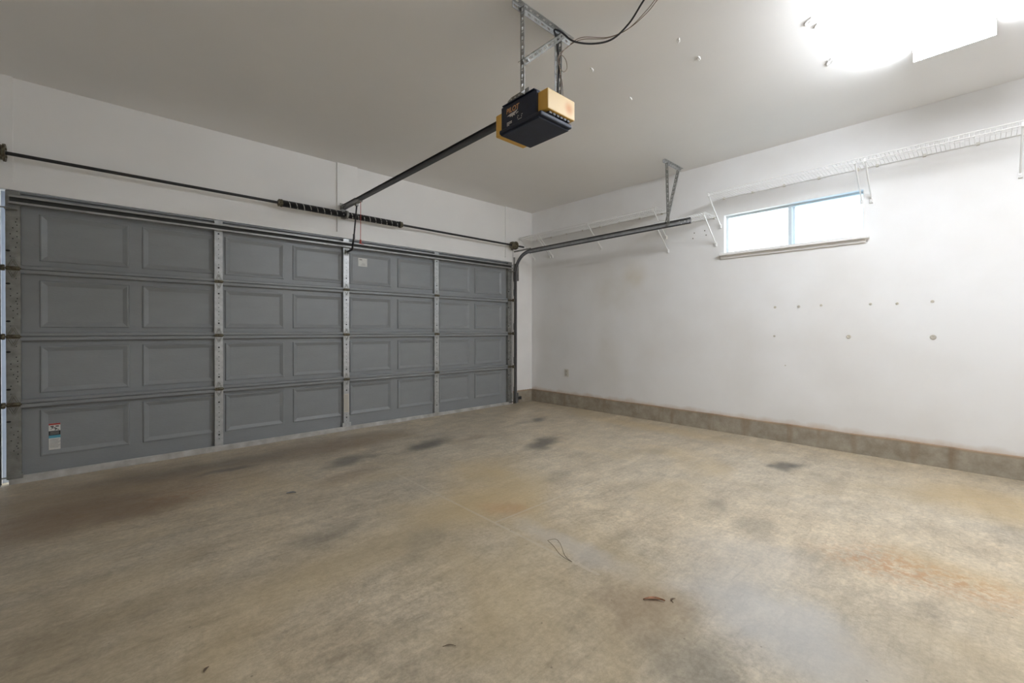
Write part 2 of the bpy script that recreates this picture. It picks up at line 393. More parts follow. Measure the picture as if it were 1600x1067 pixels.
def make_right_wall():
    """white paint, a tan water mark, a grime band above the curb"""
    m, nt, b = nmat('right_wall_paint'); N, L = nt.nodes, nt.links
    tc = N.new('ShaderNodeTexCoord'); OB = tc.outputs['Object']
    n1 = N.new('ShaderNodeTexNoise'); n1.inputs['Scale'].default_value = 1.4; n1.inputs['Detail'].default_value = 6; L.new(OB, n1.inputs['Vector'])
    r = N.new('ShaderNodeValToRGB'); e = r.color_ramp.elements
    e[0].position = .3; e[0].color = (.80, .785, .765, 1); e[1].position = .6; e[1].color = (.86, .855, .85, 1)
    L.new(n1.outputs['Fac'], r.inputs[0])
    c = r.outputs[0]
    n3 = N.new('ShaderNodeTexNoise'); n3.inputs['Scale'].default_value = 5; n3.inputs['Detail'].default_value = 6; L.new(OB, n3.inputs['Vector'])
    def spot(c, y, z, ry, rz, colr, amt):
        mp = N.new('ShaderNodeMapping'); mp.vector_type = 'TEXTURE'
        mp.inputs['Location'].default_value = (0, y, z); mp.inputs['Scale'].default_value = (1e3, ry, rz); L.new(OB, mp.inputs[0])
        ln = N.new('ShaderNodeVectorMath'); ln.operation = 'LENGTH'; L.new(mp.outputs[0], ln.inputs[0])
        mr = N.new('ShaderNodeMapRange'); mr.interpolation_type = 'SMOOTHSTEP'
        mr.inputs['From Min'].default_value = 1.1; mr.inputs['From Max'].default_value = .1; mr.inputs['To Max'].default_value = amt; L.new(ln.outputs['Value'], mr.inputs['Value'])
        mu = N.new('ShaderNodeMath'); mu.operation = 'MULTIPLY'; L.new(mr.outputs[0], mu.inputs[0]); L.new(n3.outputs['Fac'], mu.inputs[1])
        mx = N.new('ShaderNodeMix'); mx.data_type = 'RGBA'; mx.inputs[7].default_value = (*colr, 1)
        L.new(mu.outputs[0], mx.inputs[0]); L.new(c, mx.inputs[6]); return mx.outputs[2]
    c = spot(c, -1.78, 1.76, .22, .22, (.66, .58, .42), .7)
    c = spot(c, -1.45, 1.60, .45, .4, (.68, .64, .55), .5)
    c = spot(c, -1.4, .8, .25, .7, (.68, .64, .56), .45)
    c = spot(c, -.5, 2.05, .7, .05, (.5, .47, .42), .4)
    c = spot(c, -1.0, 1.98, .5, .025, (.5, .47, .42), .4)
    sx = N.new('ShaderNodeSeparateXYZ'); L.new(OB, sx.inputs[0])
    ad = N.new('ShaderNodeMath'); ad.operation = 'MULTIPLY_ADD'; ad.inputs[1].default_value = .10; L.new(n3.outputs['Fac'], ad.inputs[0]); L.new(sx.outputs[2], ad.inputs[2])
    t = N.new('ShaderNodeMapRange'); t.inputs['From Min'].default_value = .275; t.inputs['From Max'].default_value = .235; t.inputs['To Max'].default_value = .55; L.new(ad.outputs[0], t.inputs['Value'])
    mx = N.new('ShaderNodeMix'); mx.data_type = 'RGBA'; mx.inputs[7].default_value = (.55, .42, .31, 1)
    L.new(t.outputs[0], mx.inputs[0]); L.new(c, mx.inputs[6])
    L.new(mx.outputs[2], b.inputs['Base Color']); b.inputs['Roughness'].default_value = .55; b.inputs['Specular IOR Level'].default_value = .3
    return m
rwall_mat = make_right_wall()

# ------------------------------------------------------------------ room shell
XL, YB = -5.80, -6.0                    # left wall, wall behind the camera
DL, DR, DH = -5.3019, -0.4249, 2.0784   # door leaf: left, right, top
def sloped(x0, x1, y0, y1, zf, dz):
    vs = [(x,y,zf(x,y)) for x,y in ((x0,y0),(x1,y0),(x1,y1),(x0,y1))]
    vs += [(x,y,z+dz) for x,y,z in vs]
    return vs, [(0,1,2,3),(7,6,5,4),(0,4,5,1),(1,5,6,2),(2,6,7,3),(3,7,4,0)]
fl = MB().add(*sloped(XL-.15, .15, YB-.15, .16, FZ, -.15)).build('floor', concrete); struct(fl); fl['label'] = 'stained tan concrete garage slab'
ce = MB().add(*sloped(XL-.15, .15, YB-.15, .16, CZ, .12)).build('ceiling', ceil_mat); struct(ce); ce['label'] = 'off white painted drywall ceiling'
gd = MB().box(-14, 10, .16, 16, -.25, -.05).build('ground', ext_ground); struct(gd); gd['label'] = 'driveway outside the garage door'
gd2 = MB().box(.15, 8, -12, .16, -.25, -.10).build('side_yard', ext_ground); struct(gd2); gd2['label'] = 'paved side yard outside the window'

# right wall with the window opening
WY0, WY1, WZ0, WZ1 = -4.0, -2.849, 1.888, 2.290
rw = MB()
rw.box(0, .12, YB-.15, WY0, -.1, 3.0); rw.box(0, .12, WY1, .15, -.1, 3.0)
rw.box(0, .12, WY0, WY1, -.1, WZ0); rw.box(0, .12, WY0, WY1, WZ1, 3.0)
wr = struct(rw.build('wall_right', rwall_mat)); wr['label'] = 'white painted right wall with small high window'
# door wall: header infill slightly recessed, framing boards proud of it
dw = MB()
dw.box(XL-.15, -5.332, .018, .15, -.1, 3.0); dw.box(-.415, 0, .018, .15, -.1, 3.0); dw.box(-5.332, -.415, .018, .15, DH+.004, 3.0)
wd = struct(dw.build('wall_door', wall_white)); wd['label'] = 'off white wall around the garage door'
t = struct(MB().box(-2.967, -2.745, -.002, .018, 2.139, 2.93).build('trim_1', trim_white)); t['label'] = 'vertical board above the middle of the door'
t = struct(MB().box(-5.265, -.542, -.002, .018, DH+.004, 2.139).build('trim_2', trim_white)); t['label'] = 'narrow white header board along the door top'
t = struct(MB().box(XL, -5.265, 0, .018, DH+.004, 2.93).box(XL, -5.333, 0, .018, -.05, DH+.004).build('trim_3', trim_white)); t['label'] = 'white post at the left of the door'
t = struct(MB().box(-.542, 0, 0, .018, DH+.004, 2.93).box(-.414, 0, 0, .018, -.05, DH+.004).build('trim_4', trim_white)); t['label'] = 'white post between door and right wall'
wl = struct(MB().box(XL-.15, XL, YB-.15, .15, -.1, 3.0).build('wall_left', wall_white)); wl['label'] = 'white left wall'
wb = struct(MB().box(XL-.15, .12, YB-.15, YB, -.1, 3.0).build('wall_back', wall_white)); wb['label'] = 'white wall behind the camera'
# exterior door stops
t = struct(MB().box(-5.345, -5.292, .085, .16, -.05, DH+.06).build('trim_5', ext_trim)); t['label'] = 'exterior door stop on the left jamb'
t = struct(MB().box(-.44, -.40, .085, .16, -.05, DH+.06).build('trim_6', ext_trim)); t['label'] = 'exterior door stop on the right jamb'
# concrete curbs (stem wall) with a slightly uneven top
def curb(name, x0, x1, y0, y1, label, along):
    n = 70; top = []; vs = []; fs = []
    for i in range(n+1):
        s_ = i/n
        h = 0.183 + 0.004*math.sin(i*.7)*random.random()
        j = 0.0025*(random.random()-.5)
        if along == 'y':
            y = y0+(y1-y0)*s_
            vs += [(x1,y,-.1),(x0+j,y,-.1),(x0+j,y,h-.006),(x0+.006+j,y,h),(x1,y,h)]
        else:
            x = x0+(x1-x0)*s_
            vs += [(x,y1,-.1),(x,y0+j,-.1),(x,y0+j,h-.006),(x,y0+.006+j,h),(x,y1,h)]
    for i in range(n):
        for k in range(5):
            a = i*5+k; b_ = i*5+(k+1) % 5
            fs.append((a, b_, b_+5, a+5))
    fs += [(0,1,2,3,4), tuple(n*5+k for k in range(5))]
    o = struct(MB().add(vs, fs).build(name, curb_mat)); o['label'] = label
curb('baseboard_right', -.014, .0, YB, 0, 'low grey concrete curb along the right wall', 'y')
curb('baseboard_door', -.395, -.015, -.012, .0, 'short concrete curb right of the garage door', 'x')

# ------------------------------------------------------------------ window
w1 = bpy.data.objects.new('window_1', None); COL.objects.link(w1); struct(w1); w1['label'] = 'small high sliding window with white sill'
fd = .06
f_ = MB(); fw = .022
f_.box(fd, fd+.05, WY0, WY1, WZ0, WZ0+fw); f_.box(fd, fd+.05, WY0, WY1, WZ1-fw, WZ1)
f_.box(fd, fd+.05, WY1-fw, WY1, WZ0+fw, WZ1-fw); f_.box(fd, fd+.05, WY0, WY0+fw*.5, WZ0+fw, WZ1-fw)
f_.build('window_frame', alu, w1)
sa = MB(); ym = -3.448
sa.box(fd-.004, fd+.022, ym-.004, ym+.026, WZ0+.006, WZ1-.008)
sa.build('sliding_sash_stile', alu, w1)
sb = MB(); sb.box(fd+.022, fd+.046, ym-.026, ym-.004, WZ0+.01, WZ1-.01); sb.build('fixed_sash_stile', alu, w1)
p = MB().box(fd+.012, fd+.016, ym+.02, WY1-fw, WZ0+fw, WZ1-fw).build('window_pane', glass_clear, w1)
p = MB().box(fd+.034, fd+.038, WY0+fw*.5, ym-.02, WZ0+fw, WZ1-fw).build('window_pane', glass_blue, w1)
MB().cbox(-.055, .058, -4.045, -2.815, 1.862, 1.888, .004).build('window_stool', trim_white, w1)
MB().cbox(-.018, -.0005, -4.02, -2.82, 1.832, 1.8615, .002).build('window_apron', trim_white, w1)

# ------------------------------------------------------------------ garage door
JZ = [0.0, 0.5473, 1.0342, 1.5220, DH]
PC = [-4.892 + .5803*k for k in range(8)]; PW = .249
STX = [(-5.3019, -5.231), (-4.067, -4.004), (-2.902, -2.840), (-1.748, -1.685), (-.4955, -.4249)]
SKIN = .045
door = empty('garage_door', 'grey steel four-section garage door with raised panels seen from inside', 'garage door')
PZ = [(0.143, 0.488), (0.615, 0.963), (1.100, 1.450), (1.592, 1.940)]
def panel_mesh(w, h):
    rings = [(0, SKIN), (.004, SKIN-.010), (.012, SKIN-.010), (.040, SKIN+.003), (.048, SKIN+.003)]
    vs = []; fs = []
    for d, y in rings:
        vs += [(-w+d, y, d), (w-d, y, d), (w-d, y, h-d), (-w+d, y, h-d)]
    for i in range(len(rings)-1):
        for j in range(4):
            fs.append((i*4+j, i*4+(j+1) % 4, i*4+4+(j+1) % 4, i*4+4+j))
    k = (len(rings)-1)*4; fs.append((k, k+1, k+2, k+3))
    return MB().add(vs, fs).mesh('panel', door_grey)
def stile_mesh(x0, x1, z0, z1, end):
    b = MB()
    # C channel of sheet steel
    b.box(x0, x1, 0, .003, z0, z1); b.box(x0, x0+.002, .003, SKIN+.004, z0, z1); b.box(x1-.002, x1, .003, SKIN+.004, z0, z1)
    def hole(cx, cz, rx, rz):
        n = 8
        b.add([(cx+rx*math.cos(2*math.pi*i/n), -.0008, cz+rz*math.sin(2*math.pi*i/n)) for i in range(n)], [tuple(range(n))], 1)
    H = z1-z0; xc = (x0+x1)/2
    for s_ in (.22, .78): hole(xc if not end else x0+.012, z0+H*s_, .0075 if not end else .012, .0075)
    for s_ in (.15, .27, .38, .44, .52, .60, .70, .86):
        hole(xc + (random.choice((-.012, .0, .014)) if end else 0), z0+H*s_, .0036, .0042)
    if end:
        for s_ in (.33, .41, .48, .56, .64): hole(xc+.02, z0+H*s_, .0034, .004)
    return b
for i in range(4):
    z0, z1 = JZ[i], JZ[i+1]
    p0, p1 = PZ[i]
    sec = MB()
    # skin around the pressed panels
    xs = [DL]; 
    for c in PC: xs += [c-PW, c+PW]
    xs.append(DR)
    zlo = z0 + (.012 if i == 0 else 0)
    for k in range(len(xs)-1):
        a, c = xs[k], xs[k+1]
        if k % 2 == 1:
            for q0, q1 in ((zlo, p0), (p1, z1)): sec.add([(a,SKIN,q0),(c,SKIN,q0),(c,SKIN,q1),(a,SKIN,q1)], [(0,1,2,3)])
        else:
            sec.add([(a,SKIN,zlo),(c,SKIN,zlo),(c,SKIN,z1),(a,SKIN,z1)], [(0,1,2,3)])
    sec.box(DL, DR, .056, .060, zlo, z1)
    # meeting rails along section edges (rolled lips), between the stiles
    for (a, c) in zip([s[1] for s in STX[:-1]], [s[0] for s in STX[1:]]):
        if i > 0:
            sec.extrude([(SKIN+.004, .001), (.012, .001), (.008, .006), (.008, .022), (.014, .028), (SKIN+.004, .030)], [(a,0,z0), (c,0,z0)], lambda q: ((0,1,0), (0,0,1)))
        if i < 3:
            sec.extrude([(SKIN+.004, -.002), (.010, -.002), (.005, -.008), (.005, -.026), (.012, -.032), (SKIN+.004, -.034)], [(a,0,z1), (c,0,z1)], lambda q: ((0,1,0), (0,0,1)))
        else:
            sec.extrude([(SKIN+.004, 0), (.016, 0), (.016, -.011), (SKIN+.004, -.013)], [(a,0,z1), (c,0,z1)], lambda q: ((0,1,0), (0,0,1)))
    so = sec.build('door_section', door_grey, door)
    pm = panel_mesh(PW, p1-p0)
    for c in PC: inst(pm, 'panel', so, (c, 0, p0))
    for k, (a, c) in enumerate(STX):
        e_ = k in (0, 4)
        o = stile_mesh(a, c, zlo+.004, z1-.004, e_).build('stile', [galv_dull if e_ else galv, hole_dark], so)
# hinges at the section joints
def hinge_mesh(w, t=.082):
    b = MB()
    for s_ in (1, -1):
        poly = [(-w, .006*s_), (w, .006*s_), (w, .024*s_), (w*.30, t*s_), (-w*.30, t*s_), (-w, .024*s_)]
        b.prism(poly, 1, -.0045, -.001)
        # pressed triangular rib
        tri = [(-w*.62, .018*s_), (0, .064*s_), (w*.62, .018*s_)]
        for q in range(2):
            a, c = tri[q], tri[q+1]
            b.tube([(a[0], -.0052, a[1]), (c[0], -.0052, c[1])], .0032, 5)
            for off in (-.0052, .0052):
                b.tube([(a[0]+off, -.0042, a[1]), (c[0]+off, -.0042, c[1])], .0014, 4, mi=1)
        b.lathe([(0, -.009), (.006, -.009), (.006, -.004)], (0, 0, .034*s_), 1, 6)
    return b
hm = {}
for k, (a, c) in enumerate(STX):
    w = (c-a)/2
    e_ = k in (0, 4)
    me = hinge_mesh(w*.86).mesh('hinge', [galv_dull if e_ else galv, rusty])
    kn = MB().tube([(-w*.95, -.010, 0), (w*.95, -.010, 0)], .0105, 10).tube([(-w*1.12, -.010, 0), (-w*.95, -.010, 0)], .005, 8).tube([(w*.95, -.010, 0), (w*1.14, -.010, 0)], .006, 8)
    kn.box(-w*.9, w*.9, -.008, -.001, -.015, .015)
    km = kn.mesh('knuckle', rusty)
    for j in (1, 2, 3):
        h = inst(me, 'hinge', door, ((a+c)/2, 0, JZ[j]))
        inst(km, 'knuckle', h)
        if e_:
            sg = -1 if k == 0 else 1
            r = MB().tube([(0, -.024, 0), (sg*.062, -.024, 0)], .0045, 8)
            r.lathe([(.004, sg*.036), (.020, sg*.036), (.022, sg*.041), (.022, sg*.049), (.020, sg*.054), (.004, sg*.054)], (0, -.024, 0), 0, 14)
            r.build('roller', rusty, h)
# top strut (open channel with lips)
st = MB()
zt0, zt1 = 1.978, 2.036; yb, yf = -.001, -.046
prof = [(yb, zt1-.002), (yb, zt0+.002), (yf, zt0), (yf, zt0+.014), (yf+.002, zt0+.014), (yf+.002, zt0+.004), (yb-.003, zt0+.005),
        (yb-.003, zt1-.005), (yf+.002, zt1-.004), (yf+.002, zt1-.013), (yf, zt1-.013), (yf, zt1)]
st.extrude(prof, [(DL+.02, 0, 0), (DR-.01, 0, 0)], lambda q: ((0,1,0), (0,0,1)))
st.mi = [1 if k == 7-1 else 0 for k in range(len(st.mi))]  # inner web coloured dark to stand in for shade inside the channel
st.build('top_strut', [simple('strut_steel', (.40, .40, .39), .45, metal=.5, var=.2, vscale=12), simple('channel_web_shade', (.07, .07, .065), .7)], door)['label'] = 'galvanised channel strut across the door top'
# top roller brackets
for sg, xa in ((-1, DL), (1, DR)):
    b = MB()
    x0, x1 = (xa, xa+.06) if sg < 0 else (xa-.06, xa)
    b.box(x0, x1, -.004, -.001, 1.90, 1.972); b.box(x0, x1, -.05, -.004, 1.936, 1.939)
    b.tube([((x0+x1)/2, -.045, 1.944), (xa+sg*.05, -.045, 1.944)], .005, 8)
    b.build('top_roller_bracket', galv_dull, door)
    c = MB()
    zb = FZ(xa, 0)
    c.box(x0, x1, -.007, -.001, .02, .16); c.box(x0, x1+(.02 if sg < 0 else 0), -.012, -.001, .016, .05)
    c.tube([((x0+x1)/2, -.03, .036), (xa+sg*.05, -.03, .036)], .005, 8)
    for q in (.06, .13): c.lathe([(0, -.014), (.007, -.014), (.007, -.006)], ((x0+x1)/2, 0, q), 1, 6)
    c.build('bottom_roller_bracket', galv_dull, door)
b = MB().box(-2.917, -2.825, -.010, -.0035, .028, .075)
for q in (-2.897, -2.845): b.lathe([(0, -.016), (.006, -.016), (.006, -.009)], (q, 0, .055), 1, 6)
b.build('stile_foot_bracket', galv, door)
# bottom seal, follows the slab
bs = MB()
vs = []
for x in (DL+.012, DR-.004):
    z = FZ(x, 0)
    vs += [(x, -.012, z+.001), (x, .058, z+.001), (x, .058, .014), (x, .0, .034), (x, -.010, .026)]
bs.add(vs, [(0,1,2,3,4), (9,8,7,6,5)] + [(k, (k+1) % 5, (k+1) % 5+5, k+5) for k in range(5)])
bs.build('bottom_seal', seal_white, door)['label'] = 'pale rubber seal along the door bottom'
# arm bracket on the top section, stickers
b = MB().box(-2.888, -2.848, -.006, -.001, 1.895, 1.965).box(-2.884, -2.880, -.030, -.006, 1.912, 1.948).box(-2.858, -2.854, -.030, -.006, 1.912, 1.948)
b.tube([(-2.892, -.02, 1.93), (-2.846, -.02, 1.93)], .005, 8).build('arm_bracket', galv_dull, door)
def flat(b, x0, x1, z0, z1, y, mi): return b.add([(x0,y,z0),(x1,y,z0),(x1,y,z1),(x0,y,z1)], [(0,1,2,3)], mi)
yl = SKIN+.003
b = MB(); b.box(-5.099, -5.038, yl-.0008, yl-.0001, .176, .378)
y1_ = yl-.0012
flat(b, -5.099, -5.038, .366, .378, y1_, 2)
flat(b, -5.090, -5.073, .3520, .3595, y1_, 1); flat(b, -5.064, -5.046, .3520, .3595, y1_, 1)
# falling figure under a closing door
for poly in ([(-5.086,.348),(-5.080,.351),(-5.074,.348),(-5.076,.343),(-5.083,.343)], [(-5.078,.345),(-5.066,.347),(-5.056,.338),(-5.052,.331),(-5.060,.333),(-5.068,.340)],
             [(-5.080,.343),(-5.076,.344),(-5.086,.334),(-5.091,.337),(-5.090,.334),(-5.085,.331)], [(-5.062,.336),(-5.066,.332),(-5.070,.326),(-5.064,.326),(-5.059,.331)], [(-5.058,.334),(-5.050,.328),(-5.043,.325),(-5.045,.330),(-5.053,.335)]):
    b.add([(x, y1_, z) for x, z in poly], [tuple(range(len(poly)))], 1)
flat(b, -5.099, -5.038, .289, .322, y1_, 1); flat(b, -5.099, -5.038, .268, .289, y1_, 3)
for q in range(3): flat(b, -5.092, -5.046, .296+q*.008, .299+q*.008, y1_-.0003, 4)
for q in range(8): flat(b, -5.093, -5.050+.006*(q % 3), .196+q*.0085, .199+q*.0085, y1_, 4)
b.build('warning_label', [paper, ink, ink_red, ink_blue, ink_grey], door)['label'] = 'tall warning label with red, black and blue bands'
b = MB(); b.box(-2.717, -2.613, yl-.0008, yl-.0001, 1.800, 1.893)
flat(b, -2.705, -2.672, 1.868, 1.882, y1_, 1); flat(b, -2.700, -2.664, 1.850, 1.862, y1_, 0); flat(b, -2.658, -2.626, 1.850, 1.857, y1_, 0)
for q in range(3): flat(b, -2.692+.01*q, -2.634, 1.812+q*.010, 1.815+q*.010, y1_, 1)
b.build('maker_sticker', [paper, ink_grey], door)['label'] = 'small white sticker on a top panel'
b = MB(); b.box(-2.898, -2.846, -.0020, -.0009, .190, .388)
for q in range(12): flat(b, -2.890, -2.858, .205+q*.0145, .210+q*.0145, -.0024, 1)
b.build('stile_label', [simple('yellowed_paper', (.56, .53, .44), .6), ink_grey], door)['label'] = 'yellowed printed strip on the middle stile'

# ------------------------------------------------------------------ torsion spring assembly
SY, SZ = -.09, 2.312
ts = empty('torsion_spring_assembly', 'black torsion springs on a long shaft above the garage door', 'torsion spring')
MB().tube([(-5.40, SY, SZ), (-.262, SY, SZ)], .0128, 12).build('shaft', blackm, ts)
def coil(x0, x1, seed):
    # tight coil: ribbed sleeve, with the installer's chalk stripe wound round it
    n = int((x1-x0)/.0056); b = MB(); prof = []
    for i in range(n+1):
        x = x0+(x1-x0)*i/n
        prof += [(.0300, x), (.0325, x+.0028)]
    b.lathe(prof[:-1], (0, SY, SZ), 0, 18)
    b.lathe([(.014, x0), (.0305, x0)], (0, SY, SZ), 0, 18); b.lathe([(.0305, x1), (.014, x1)], (0, SY, SZ), 0, 18)
    return b
def stripe(x0, x1, turns, ph):
    b = MB(); n = int(turns*24)
    for i in range(n):
        if random.random() < .22: continue
        q = []
        for t_, dx in ((i, -.003), (i+1, -.003), (i+1, .003), (i, .003)):
            a = ph+2*math.pi*t_/24; x = x0+(x1-x0)*t_/n
            q.append((x+dx, SY+.0330*math.cos(a), SZ+.0330*math.sin(a)))
        b.add(q, [(0,1,2,3)])
    return b
for x0, x1, ph in ((-3.53, -2.925, .4), (-2.895, -2.285, 2.0)):
    s_ = coil(x0, x1, 1).build('spring', blackm, ts)
    stripe(x0+.03, x1-.02, 8.5, ph).build('chalk_stripe', simple('chalk', (.55, .53, .50), .8), s_)
for x0, sg in ((-3.53, -1), (-2.285, 1)):
    cn = MB().lathe([(.014, 0), (.036, 0), (.038, sg*.008), (.034, sg*.022), (.026, sg*.026), (.026, sg*.040), (.014, sg*.040)], (x0, SY, SZ), 0, 18)
    for q in range(4):
        a = q*math.pi/2+.5
        cn.tube([(x0+sg*.032, SY+.02*math.cos(a), SZ+.02*math.sin(a)), (x0+sg*.032, SY+.036*math.cos(a), SZ+.036*math.sin(a))], .005, 6)
    cn.build('winding_cone', rusty, ts)
b = MB()
b.lathe([(.02, -.004), (.046, -.004), (.046, .004), (.02, .004)], (-2.910, SY, SZ), 0, 20)
b.lathe([(.02, -.005), (.043, -.005), (.043, .005), (.02, .005)], (-2.897, SY, SZ), 0, 20)
b.box(-2.914, -2.906, SY, -.002, SZ-.02, SZ+.02); b.box(-2.930, -2.886, -.006, -.002, SZ-.03, SZ+.07)
b.build('centre_bracket', galv_dull, ts)
for xc, sg in ((-.47, 1), (-5.333, -1)):
    dr = MB()
    dr.lathe([(.014, -.045), (.045, -.045), (.050, -.030), (.050, .030), (.060, .034), (.060, .046), (.014, .046)], (xc, SY, SZ), 0, 22)
    for q in range(7):
        dr.lathe([(.050, -.026+q*.008), (.0525, -.024+q*.008), (.050, -.022+q*.008)], (xc, SY, SZ), 0, 22)
    for q in range(3):
        a = q*2.09+.3
        dr.tube([(xc-sg*.046, SY+.03*math.cos(a), SZ+.03*math.sin(a)), (xc-sg*.054, SY+.03*math.cos(a), SZ+.03*math.sin(a))], .007, 6)
    dr.build('cable_drum', rusty, ts)
    xe = -.405 if sg > 0 else -5.40
    eb = MB().box(xe-.002, xe+.002, -.12, -.001, 2.268, 2.352).box(xe-.03, xe+.0, -.004, -.001, 2.26, 2.35)
    eb.build('end_bearing_plate', galv_dull, ts)
    xcb = xc+sg*.035
    lc = MB().tube([(xcb, SY+.05, SZ-.02), (xcb+sg*.005, -.022, 1.3), (xcb+sg*.005, -.022, .06)], .0022, 6).build('lift_cable', rusty)
    tag(lc, 'thin steel lift cable at the %s edge of the garage door' % ('right' if sg > 0 else 'left'), 'cable', 'lift cables')

# ------------------------------------------------------------------ door tracks
def track(name, xc, sg, label):
    t_ = empty(name, label, 'door track', 'garage door tracks')
    # C profile opening towards the door; a = across (away from the room side), b = along the roller normal
    def web(k): return [(-sg*a, c*k) for a, c in [(.0, -.024), (.0, .024), (.012, .024), (.012, .021), (.003, .021), (.003, -.021), (.012, -.021), (.012, -.024)]]
    def lips(k): return [[(-sg*a, c*k) for a, c in q] for q in ([(.012, .0245), (.018, .0245), (.018, .0145), (.0155, .0145), (.0155, .021), (.012, .021)], [(.012, -.0245), (.018, -.0245), (.018, -.0145), (.0155, -.0145), (.0155, -.021), (.012, -.021)])]
    def run(path, frame, k, name):
        m = MB().extrude(web(k), path, frame)
        for q in lips(k): m.extrude(q, path, frame, mi=1)
        return m.build(name, [track_grey, track_dark], t_)
    yv = -.055; R = .30; zt = 2.2
    path = [(xc, yv, FZ(xc, 0)+.015 + (zt-R-FZ(xc, 0)-.015)*q/4) for q in range(5)]
    nrm = [(0, 1, 0)]*5
    run(path, lambda q: ((1,0,0), nrm[q]), 1, 'vertical_track')
    cp = []; cn = []
    for q in range(15):
        a = q/14*math.pi/2*.985
        cp.append((xc, yv-R+R*math.cos(a), zt-R+R*math.sin(a))); cn.append((0, math.cos(a), math.sin(a)))
    run(cp, lambda q: ((1,0,0), cn[q]), 1, 'curved_track')
    y_e = -2.675
    hp = [cp[-1], (xc, y_e, zt+.003)]
    h = run(hp, lambda q: ((1,0,0), (0, .0, 1)), 1.28, 'horizontal_track')
    for yy, zz in ((-2.645, .012), (-2.645, -.010), (-2.61, .004), (-2.57, -.012), (-2.55, .012)):
        n = 8; hl = MB(); hl.add([(xc-sg*.0036, yy+.006*math.cos(2*math.pi*i/n), zt+.003+zz+.006*math.sin(2*math.pi*i/n)) for i in range(n)], [tuple(range(n))])
        hl.build('bolt_hole', wall_white, h)
    # jamb brackets and the flag angle at the bend
    for zz in (.18, .62, 1.12, 1.62):
        MB().box(xc+(.003 if sg > 0 else -.02), xc+(.02 if sg > 0 else -.003), -.055, -.001, zz, zz+.035).box(xc, xc+sg*.03, -.004, -.001, zz-.03, zz+.065).build('jamb_bracket', galv_dull, t_)
    fa = MB().box(xc+(.0 if sg > 0 else -.004), xc+(.004 if sg > 0 else 0), -.11, -.001, 1.80, 2.06)
    fa.box(xc+(0 if sg > 0 else -.03), xc+(.03 if sg > 0 else 0), -.004, -.001, 1.80, 2.16)
    fa.build('flag_bracket', galv_dull, t_)
    MB().box(xc+(.0 if sg > 0 else -.004), xc+(.004 if sg > 0 else 0), -.36, -.01, 2.228, 2.25).build('angle_brace', galv_dull, t_)
    return t_
track('door_track', -.388, 1, 'grey steel track curving back along the right wall, under the shelf')
track('door_track', -5.338, -1, 'grey steel track at the left edge of the garage door')

# perforated angle iron: strip with real slots
def perf_angle(b, p0, p1, A, B, w=.032, pitch=.05):
    """L angle from p0 to p1, legs along A and B, with slots cut in both legs"""
    p0, p1, A, B = Vector(p0), Vector(p1), Vector(A), Vector(B)
    d = p1-p0; Ln = d.length; d.normalize(); n = max(1, int(Ln/pitch)); pt = Ln/n
    for D, E in ((A, B), (B, A)):
        th = E*.0022
        def slab(a0, a1, t0, t1):
            q = [p0+D*a+d*t_ for a, t_ in ((a0,t0),(a1,t0),(a1,t1),(a0,t1))]
            q += [v+th for v in q]
            b.add(q, [(0,1,2,3),(7,6,5,4),(0,4,5,1),(1,5,6,2),(2,6,7,3),(3,7,4,0)])
        slab(0, w*.34, 0, Ln); slab(w*.66, w, 0, Ln)
        for i in range(n+1):
            t0 = max(0, i*pt-.010); t1 = min(Ln, i*pt+.010)
            slab(w*.34, w*.66, t0, t1)
            if i < n: slab(w*.34, w*.66, i*pt+pt*.5+.006-.003, i*pt+pt*.5+.012)
    return b
def bolt(b, p, ax, r=.008, l=.008): return b.lathe([(0, -l), (r, -l), (r, l), (0, l)], p, ax, 6)

# hanger for the right track
th = empty('track_hanger', 'perforated galvanised angle hanger holding the right door track from the ceiling', 'hanger bracket')
zc = CZ(-.3, -2.42)
perf_angle(MB(), (-.50, -2.42, zc-.001), (-.10, -2.42, zc-.002), (0,-1,0), (0,0,-1)).build('ceiling_angle', galv, th)
perf_angle(MB(), (-.455, -2.425, zc-.03), (-.420, -2.425, 2.19), (1,0,0), (0,-1,0)).build('drop_angle', galv_dull, th)
perf_angle(MB(), (-.14, -2.42, zc-.02), (-.405, -2.42, 2.215), (.9,0,.4), (0,1,0), w=.028).build('diagonal_brace', galv_dull, th)
for p_ in ((-.15, -2.44, zc-.02), (-.445, -2.44, zc-.03)): bolt(MB(), p_, 1).build('bolt', galv, th)

